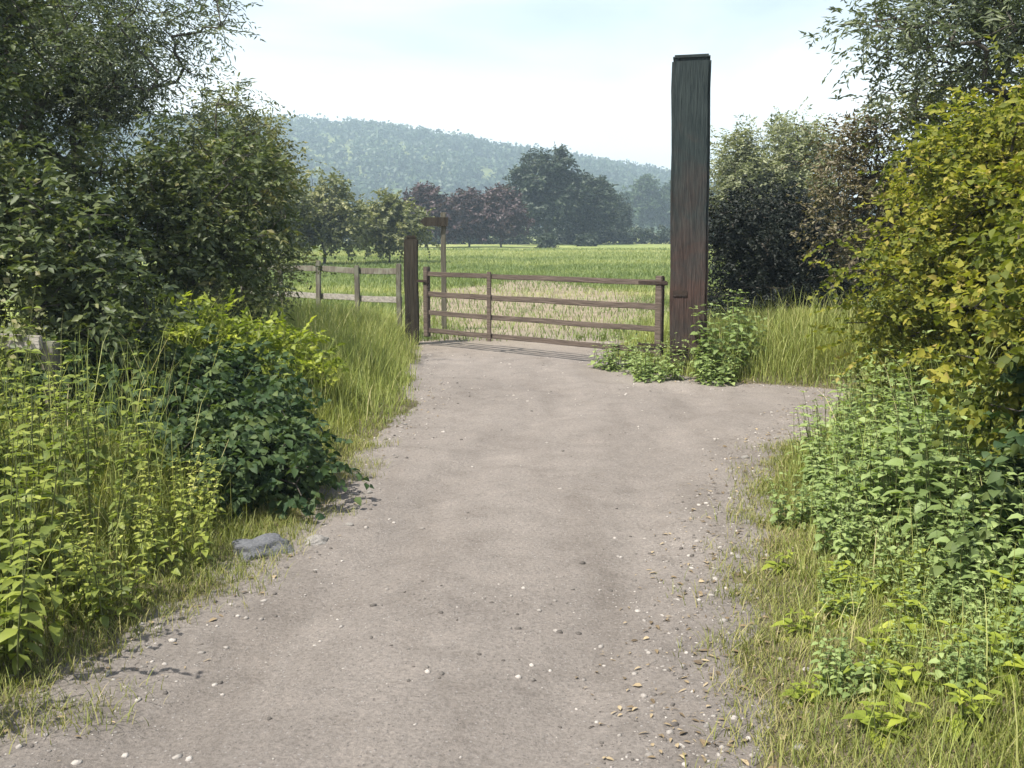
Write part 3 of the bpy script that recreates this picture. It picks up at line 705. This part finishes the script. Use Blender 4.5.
GL_ = 'small young herb sprouting in the short grass of the right verge'
for i in range(24):
    y = 2.9 + 2.2 * random.random(); x = float(xr(y)) + .38 + .75 * random.random()
    dup(hrb[i % 3], base(x, y), random.uniform(0, 6), random.uniform(.22, .45), GL_, None, 'young herbs in the right verge')
DL = 'low broad-leaved dock growing in the grass of the right verge'
dks = [herb_clump('dock_plant', DL, 'plant', 'bright', 9, .20, (.17, .40), 3, .07, 'docks in the right verge') for _ in range(2)]
for i, (x, y, s) in enumerate([(1.28, 3.15, 1.0), (1.5, 3.6, .9), (1.62, 3.05, 1.1), (1.12, 3.75, .7), (1.7, 3.95, 1.0), (1.42, 4.25, .8), (1.0, 3.2, .6), (1.85, 3.5, 1.15), (1.15, 2.9, .8), (1.35, 3.45, .7), (1.6, 3.3, .8), (1.3, 3.85, .8), (1.5, 4.05, .9), (1.25, 4.5, .7), (1.75, 3.25, 1.0), (1.4, 2.85, .9)]):
    if i < 2: dks[i].location = base(x, y); dks[i].scale = (s,) * 3
    else: dup(dks[i % 2], base(x, y), random.uniform(0, 6), s)
FL = 'pale green leafy herb clump at the foot of the tall timber post'
for x, y, sc_ in ((1.62, 11.0, .95), (2.3, 10.9, .9), (2.65, 11.1, .9), (1.38, 11.4, .8), (2.15, 10.5, .65), (1.2, 11.7, .7), (1.5, 10.75, .6)):
    dup(hrb[int(x * 10) % 3], base(x, y), random.uniform(0, 6), sc_ * 1.25, FL, None, 'pale herbs at the foot of the timber post')
plant('bramble_bush', 'dark low bramble in shade under the right-hand hazel', 'shrub', base(2.32, 3.95),
      [(0, 0, .35, .5, .5, .35), (.4, .5, .5, .5, .5, .4)], 150, 'bramble',
      None, 5, 9, .22, (.062, .044), fill=.5, gap=.2, r_tip=.003, r_max=.015, full=True, stem='stems', crown='foliage', droop=.5)

# ------------------------------------------------------------------ grass
def blades(name, P, H, W, lean, tint, mat, label):
    n = len(P); a = RNG.uniform(0, 2 * np.pi, n); b = a + RNG.normal(np.pi / 2, .4, n)
    s = np.stack([np.cos(a), np.sin(a), np.zeros(n)], 1); f = np.stack([np.cos(b), np.sin(b), np.zeros(n)], 1)
    W = W[:, None]; Hc = H[:, None]; ln = (lean * H)[:, None]; z = np.array([[0, 0, 1.]])
    V = np.stack([P - s * W / 2, P + s * W / 2,
                  P + z * Hc * .5 + f * ln * .28 - s * W * .42, P + z * Hc * .5 + f * ln * .28 + s * W * .42,
                  P + z * Hc * .85 + f * ln * .72 - s * W * .22, P + z * Hc * .85 + f * ln * .72 + s * W * .22,
                  P + z * Hc * .98 + f * ln * 1.1], 1).reshape(-1, 3)
    i = np.arange(n)[:, None] * 7
    Q = np.concatenate([i + [[0, 1, 3, 2]], i + [[2, 3, 5, 4]]], 1).reshape(-1, 4); T = i + [[4, 5, 6]]
    me = mesh_np(name, V, T, Q, np.concatenate([tint, np.repeat(tint, 2)]))
    o = obj(name, me, M[mat]); o['kind'] = 'stuff'; o['label'] = label
    return o

def scatter(n, x0, x1, y0, y1, dens):
    x = RNG.uniform(x0, x1, n); y = y0 + (y1 - y0) * RNG.random(n)
    k = RNG.random(n) < dens(x, y); x, y = x[k], y[k]
    return x, y

# verge grass near
def dens_v(x, y):
    d = edge_dist(x, y); c = fbm(x, y, 1.9)
    return np.clip(sstep(-.12, .5, d + .55 * fbm(x, y, 4.2)) * (.75 + 1.5 * c), 0, 1) * (1 - sstep(2.2, 3.5, d) * .6)
x, y = scatter(620000, -6, 6, 2.2, 15, dens_v)
k = (np.abs(x) < y * .62 + .6); x, y = x[k], y[k]
d = edge_dist(x, y); c2 = fbm(x + 5, y, 2.5)
H = (.05 + .17 * sstep(.05, 1.0, d) + .25 * np.maximum(c2, 0) * sstep(.1, .6, d)) * RNG.uniform(.5, 1.3, len(x))
H = H * np.where((x > 0) & (y < 5.5), .62, 1)
blades('verge_grass', np.stack([x, y, ground_z(x, y) - .01], 1), H, np.clip(.0022 + .0010 * y * .45, .003, .008) * RNG.uniform(.7, 1.3, len(x)), RNG.uniform(.15, .9, len(x)),
       np.clip(RNG.normal(.42, .2, len(x)) + .5 * fbm(x, y, .8), 0, 1), 'grass', 'rough green grass on both verges')
# tall dry grass patches: left verge by the gate, right track margin
def dens_d(x, y):
    d = edge_dist(x, y)
    left = np.exp(-(((x + 1.85) / .75) ** 2 + ((y - 11.6) / 2.4) ** 2)) * (x < 0)
    left2 = np.exp(-(((x + 2.6) / 1.4) ** 2 + ((y - 14.2) / 1.2) ** 2)) * (x < -1.55)
    right = np.exp(-(((x - 2.35) / 1.1) ** 2 + ((y - 11.2) / .9) ** 2)) * 1.1 + .6 * np.exp(-(((x - 1.9) / .5) ** 2 + ((y - 10.95) / .35) ** 2))
    edge = .42 * np.exp(-((d - .28) / .34) ** 2) * (x > 0)
    edl = .18 * np.exp(-((d - .15) / .18) ** 2) * (x < 0)
    return np.clip((left + left2 + right + edge + edl) * sstep(0, .2, d) * (.75 + 1.2 * fbm(x, y, 3)), 0, 1)
x, y = scatter(260000, -6, 5, 2.2, 16.5, dens_d)
k = (np.abs(x) < y * .62 + .6); x, y = x[k], y[k]
d = edge_dist(x, y)
H = np.where(y > 8, .48, .20) * RNG.uniform(.35, 1.25, len(x)) * (.4 + .6 * sstep(.05, .6, d))
blades('dry_grass', np.stack([x, y, ground_z(x, y) - .01], 1), H, np.clip(.002 + .0004 * y, .003, .008) * RNG.uniform(.6, 1.2, len(x)), RNG.uniform(.1, .7, len(x)),
       np.clip(RNG.normal(.45, .22, len(x)) + .4 * fbm(x, y, .9), 0, 1), 'dry', 'tall yellow-green grass along the verges')
def dens_t(x, y):
    d = edge_dist(x, y)
    return np.clip(sstep(.1, .5, d) * (.35 + 1.8 * fbm(x, y, 1.7)), 0, 1)
x, y = scatter(16000, -4, 4.2, 2.4, 10, dens_t)
k = (np.abs(x) < y * .62 + .6); x, y = x[k], y[k]
d = edge_dist(x, y); H = (.25 + .55 * sstep(.1, 1.2, d)) * RNG.uniform(.5, 1.2, len(x)) * np.where((x > 0) & (y < 5), .55, 1)
blades('tall_grass', np.stack([x, y, ground_z(x, y) - .01], 1), H, .003 + .0004 * y * RNG.uniform(.6, 1.1, len(x)), RNG.uniform(.1, .6, len(x)), np.clip(RNG.normal(.5, .3, len(x)), 0, 1), 'dry', 'tall seeding grass stalks standing among the verge plants')
x, y = scatter(300000, -3.2, 3.4, 2.2, 7.5, lambda x, y: np.clip(sstep(-.25, .3, edge_dist(x, y) + .7 * fbm(x, y, 3.3)) * (.7 + fbm(x, y, 5)), 0, 1) * (edge_dist(x, y) < 1.6))
k = (np.abs(x) < y * .62 + .4); x, y = x[k], y[k]; n = len(x)
blades('turf', np.stack([x, y, np.maximum(ground_z(x, y), track_z(x, y) * (edge_dist(x, y) < .1) - 9 * (edge_dist(x, y) >= .1)) - .005], 1), RNG.uniform(.02, .075, n), RNG.uniform(.0025, .0045, n), RNG.uniform(.3, 1.3, n),
       np.clip(RNG.normal(.45, .25, n) + .6 * fbm(x, y, 2.2), 0, 1), 'turf', 'short matted turf and thatch creeping on to the track')
# meadow beyond the gate
def dens_m(x, y):
    d = edge_dist(x, y)
    return np.clip(.17 + .9 * sstep(-1.0, .6, d + 1.6 * fbm(x, y, .35)), 0, 1) * np.where(y < 33, 1, 1)
yy = 14.6 * (90 / 14.6) ** RNG.random(260000); xx = RNG.uniform(-.36, .42, 260000) * yy
k = RNG.random(len(xx)) < dens_m(xx, yy); x, y = xx[k], yy[k]
H = (.09 + .10 * np.maximum(0, fbm(x, y, .5) + .2)) * RNG.uniform(.5, 1.4, len(x)) * (1 + y * .006)
z = np.maximum(ground_z(x, y), np.where(y < 34, -.01, -9))
blades('meadow_grass', np.stack([x, y, z], 1), H, .006 + .0005 * y * RNG.uniform(.7, 1.2, len(x)), RNG.uniform(.2, .9, len(x)),
       np.clip(RNG.normal(.4, .18, len(x)) + .6 * fbm(x * .3, y, .22) + 1.5 * fbm(x * .012 + 3, 9 * np.log(y), 1.0), 0, 1), 'meadow', 'short grass of the meadow beyond the gate')

# ------------------------------------------------------------------ track debris: pebbles, litter, stones
def ico():
    bm = bmesh.new(); bmesh.ops.create_icosphere(bm, subdivisions=1, radius=1)
    v = np.array([x.co[:] for x in bm.verts]); f = np.array([[w_.index for w_ in q.verts] for q in bm.faces]); bm.free(); return v, f
IV, IF = ico()
def pebbles():
    n = 60000
    x = RNG.uniform(-2.6, 4.2, n); y = 2.2 + 12.5 * RNG.random(n) ** 1.5
    d = edge_dist(x, y)
    edge = np.exp(-((d + .12) / .28) ** 2) * np.where(x > 0, 1, .45)
    k = (d < .35) & (RNG.random(n) < np.clip(.05 + .55 * edge + .5 * fbm(x, y, 1.4), .015, 1)); x, y, d = x[k], y[k], d[k]
    n = len(x); s = .0032 + .012 * RNG.random(n) ** 4
    z = np.maximum(track_z(x, y), ground_z(x, y))
    sc = s[:, None] * np.stack([RNG.uniform(.8, 1.5, n), RNG.uniform(.7, 1.2, n), RNG.uniform(.4, .8, n)], 1)
    a = RNG.uniform(0, 6.28, n)[:, None]
    v = IV[None] * sc[:, None] * (1 + RNG.normal(0, .14, (n, len(IV), 1)))
    V = np.stack([v[..., 0] * np.cos(a) - v[..., 1] * np.sin(a) + x[:, None], v[..., 0] * np.sin(a) + v[..., 1] * np.cos(a) + y[:, None], v[..., 2] + z[:, None] + s[:, None] * .02], -1)
    F = (np.arange(n)[:, None, None] * len(IV) + IF[None]).reshape(-1, 3)
    o = obj('gravel', mesh_np('gravel', V.reshape(-1, 3), F, None, np.repeat(np.clip(RNG.normal(.5, .22, n), 0, 1), len(IF)), True), M['pebble']); o['kind'] = 'stuff'
    o['label'] = 'loose grit and pebbles on the track'
pebbles()
def litter():
    n = 30000
    x = RNG.uniform(-3, 4, n); y = 2.2 + 9 * RNG.random(n) ** 1.3
    d = edge_dist(x, y)
    k = (d > -.5) & (d < 1.2) & (RNG.random(n) < np.where(x > 0, .85 * np.exp(-((d - .1) / .38) ** 2) + .12, .25 * np.exp(-((d - .02) / .24) ** 2))); x, y = x[k], y[k]; n = len(x)
    P = np.stack([x, y, np.maximum(track_z(x, y), ground_z(x, y)) + .006], 1); a = RNG.uniform(0, 6.28, n)
    D = np.stack([np.cos(a), np.sin(a), RNG.uniform(-.05, .15, n)], 1); N = np.array([0, 0, 1.]) + RNG.normal(0, .22, (n, 3))
    L = .010 + .034 * RNG.random(n) ** 1.6
    o = obj('leaf_litter', leaf_mesh('leaf_litter', P, D, N, L, L * RNG.uniform(.12, .6, n), RNG.random(n), True), M['litter']); o['kind'] = 'stuff'
    o['label'] = 'dead leaves and straw along the track edges'
litter()

def stone_mesh(seed, sub=3):
    bm = bmesh.new(); bmesh.ops.create_icosphere(bm, subdivisions=sub, radius=1)
    for v in bm.verts:
        p = v.co.copy(); r = 1 + .38 * mnoise.noise(p * 1.1 + Vector((seed, 0, 0))) + .20 * mnoise.noise(p * 2.9 + Vector((0, seed, 0)))
        v.co = p * r
    me = bpy.data.meshes.new('stone'); bm.to_mesh(me); bm.free()
    for p in me.polygons: p.use_smooth = True
    return me
o = obj('boulder', stone_mesh(3.1, 4), M['bluestone'], None, (-1.24, 4.86, .012)); o.scale = (.15, .11, .075); o.rotation_euler = (0, .1, .4)
tag(o, 'blue-grey stone at the foot of the left bramble beside the track', 'stone')
o = obj('boulder', stone_mesh(8.4, 4), M['stone'], None, (-1.02, 5.0, .008)); o.scale = (.075, .055, .035); o.rotation_euler = (0, 0, 1.1)
tag(o, 'smaller grey stone lying on the track next to the blue-grey stone', 'stone')
sm = [stone_mesh(s, 2) for s in (1.3, 5.7, 9.2)]
for i in range(26):
    y = 2.7 + 7 * random.random() ** 1.5; x = float(xr(y)) + random.uniform(-.35, .25)
    if i > 19: x = float(xl(y)) + random.uniform(-.05, .25)
    s = random.uniform(.009, .022)
    z = max(float(track_z(np.array([x]), np.array([y]))[0]), gz(x, y))
    o = obj('stone', sm[i % 3], M['stone'], None, (x, y, z + s * .2)); o.scale = (s * random.uniform(.9, 1.5), s, s * random.uniform(.5, .8)); o.rotation_euler = (0, 0, random.uniform(0, 6))
    if i > 19: tag(o, 'small pale loose stone along the left edge of the track', 'stone', 'loose stones along the left edge')
    else: tag(o, 'small pale loose stone along the right edge of the track', 'stone', 'loose stones along the right edge')

# ------------------------------------------------------------------ trees beyond the gate
def far_tree(kind, label, loc, h, wd, mat, n=260, leaf=(.45, .3), tl=.9, group=None, trunk_h=.28):
    return plant(kind, label, 'tree', loc,
                 [(0, 0, h * .55, wd * .42, wd * .42, h * .36), (wd * .22, 0, h * .45, wd * .3, wd * .3, h * .27), (-wd * .22, .3, h * .48, wd * .3, wd * .3, h * .28), (wd * .05, 0, h * .76, wd * .25, wd * .25, h * .22)],
                 n, mat, [(0, 0, 0), (.02 * h, 0, h * .12), (-.01 * h, .01 * h, h * trunk_h), (0, 0, h * .5)], 5, 8, tl, leaf, fill=.45, gap=.2, gscale=.35,
                 r_tip=h * .0022, r_max=h * .022, group=group, limb_share=.5)
# olive trees at left of the field
far_tree('hawthorn_tree', 'olive hawthorn tree just right of the left thicket, in the meadow', (-8.6, 46, 0), 4.4, 4.6, 'olive', 260, (.2, .13), .5)
far_tree('hawthorn_tree', 'olive hawthorn tree beside the copper trees in the meadow', (-6.0, 49, 0), 3.6, 4.2, 'olive', 240, (.2, .13), .5)
far_tree('hawthorn_tree', 'olive hawthorn tree farther left, half behind the near thicket', (-11.2, 44, 0), 5.4, 4.6, 'olive', 240, (.2, .13), .5)
# copper hedge trees
ct = far_tree('copper_tree', 'wide purple-brown tree behind the fingerpost', (-8.6, 100, 0), 6.2, 6.4, 'copper', 300, (.38, .24), .8)
dup(ct, (-4.4, 104, 0), 1.3, (1.05, 1.05, .95), 'purple-brown tree between the fingerpost tree and the dark oak')
dup(ct, (-1.1, 103, 0), 2.6, (.95, .95, 1.0), 'purple-brown tree tucked against the dark oak')
dk = far_tree('oak_tree', 'tallest dark oak standing in the far hedgerow', (3.9, 120, 0), 12.2, 8.5, 'dark', 420, (.5, .32), 1.1)
dup(dk, (9.2, 124, 0), 2.1, (.9, .9, .76), 'lower dark oak on the right of the tallest oak')
dup(dk, (13.6, 136, 0), 4.0, (.6, .6, .60), 'small dark tree between the lower oak and the bluish far trees')
bl = far_tree('oak_tree', 'bluish far tree seen left of the tall timber post', (33, 255, 0), 15.5, 14, 'far', 330, (.8, .5), 1.6)
dup(bl, (41, 262, 0), 1.7, (.95, .95, .92), 'bluish far tree partly behind the tall timber post')
dup(bl, (26, 270, 0), 3.0, (.9, .9, .86), 'bluish far tree just right of the small dark tree')
dup(bl, (52, 270, 0), 3.9, (1, 1, .9), 'bluish far tree hidden behind the tall timber post and evergreen')
sb = plant('field_shrub', 'small dark shrub alone in the far meadow', 'shrub', (3.3, 96, 0), [(0, 0, .55, .9, .8, .6)], 70, 'dark', None, 4, 7, .4, (.25, .16), r_tip=.008, r_max=.04, stem='stems', crown='foliage')
dup(sb, (8.0, 108, 0), 1.4, (1.2, 1.2, 1.0), 'small dark shrub below the lower dark oak')
# hedge along the far field edge
def hedge():
    n = 2600
    x = RNG.uniform(-60, 75, n); y = 128 + .12 * x + RNG.normal(0, .8, n)
    z = RNG.random(n) * (1.7 + .6 * fbm(x, y, .12))
    C = np.stack([x, y, z + .1], 1); O = unit(RNG.normal(0, 1, (n, 3)) + [0, -.5, .6])
    o = obj('hedge', foliage('hedge', C, O, 4, 7, .7, .4, .26), M['dark'])
    tag(o, 'long dark hedge closing the far side of the meadow', 'hedge')
hedge()
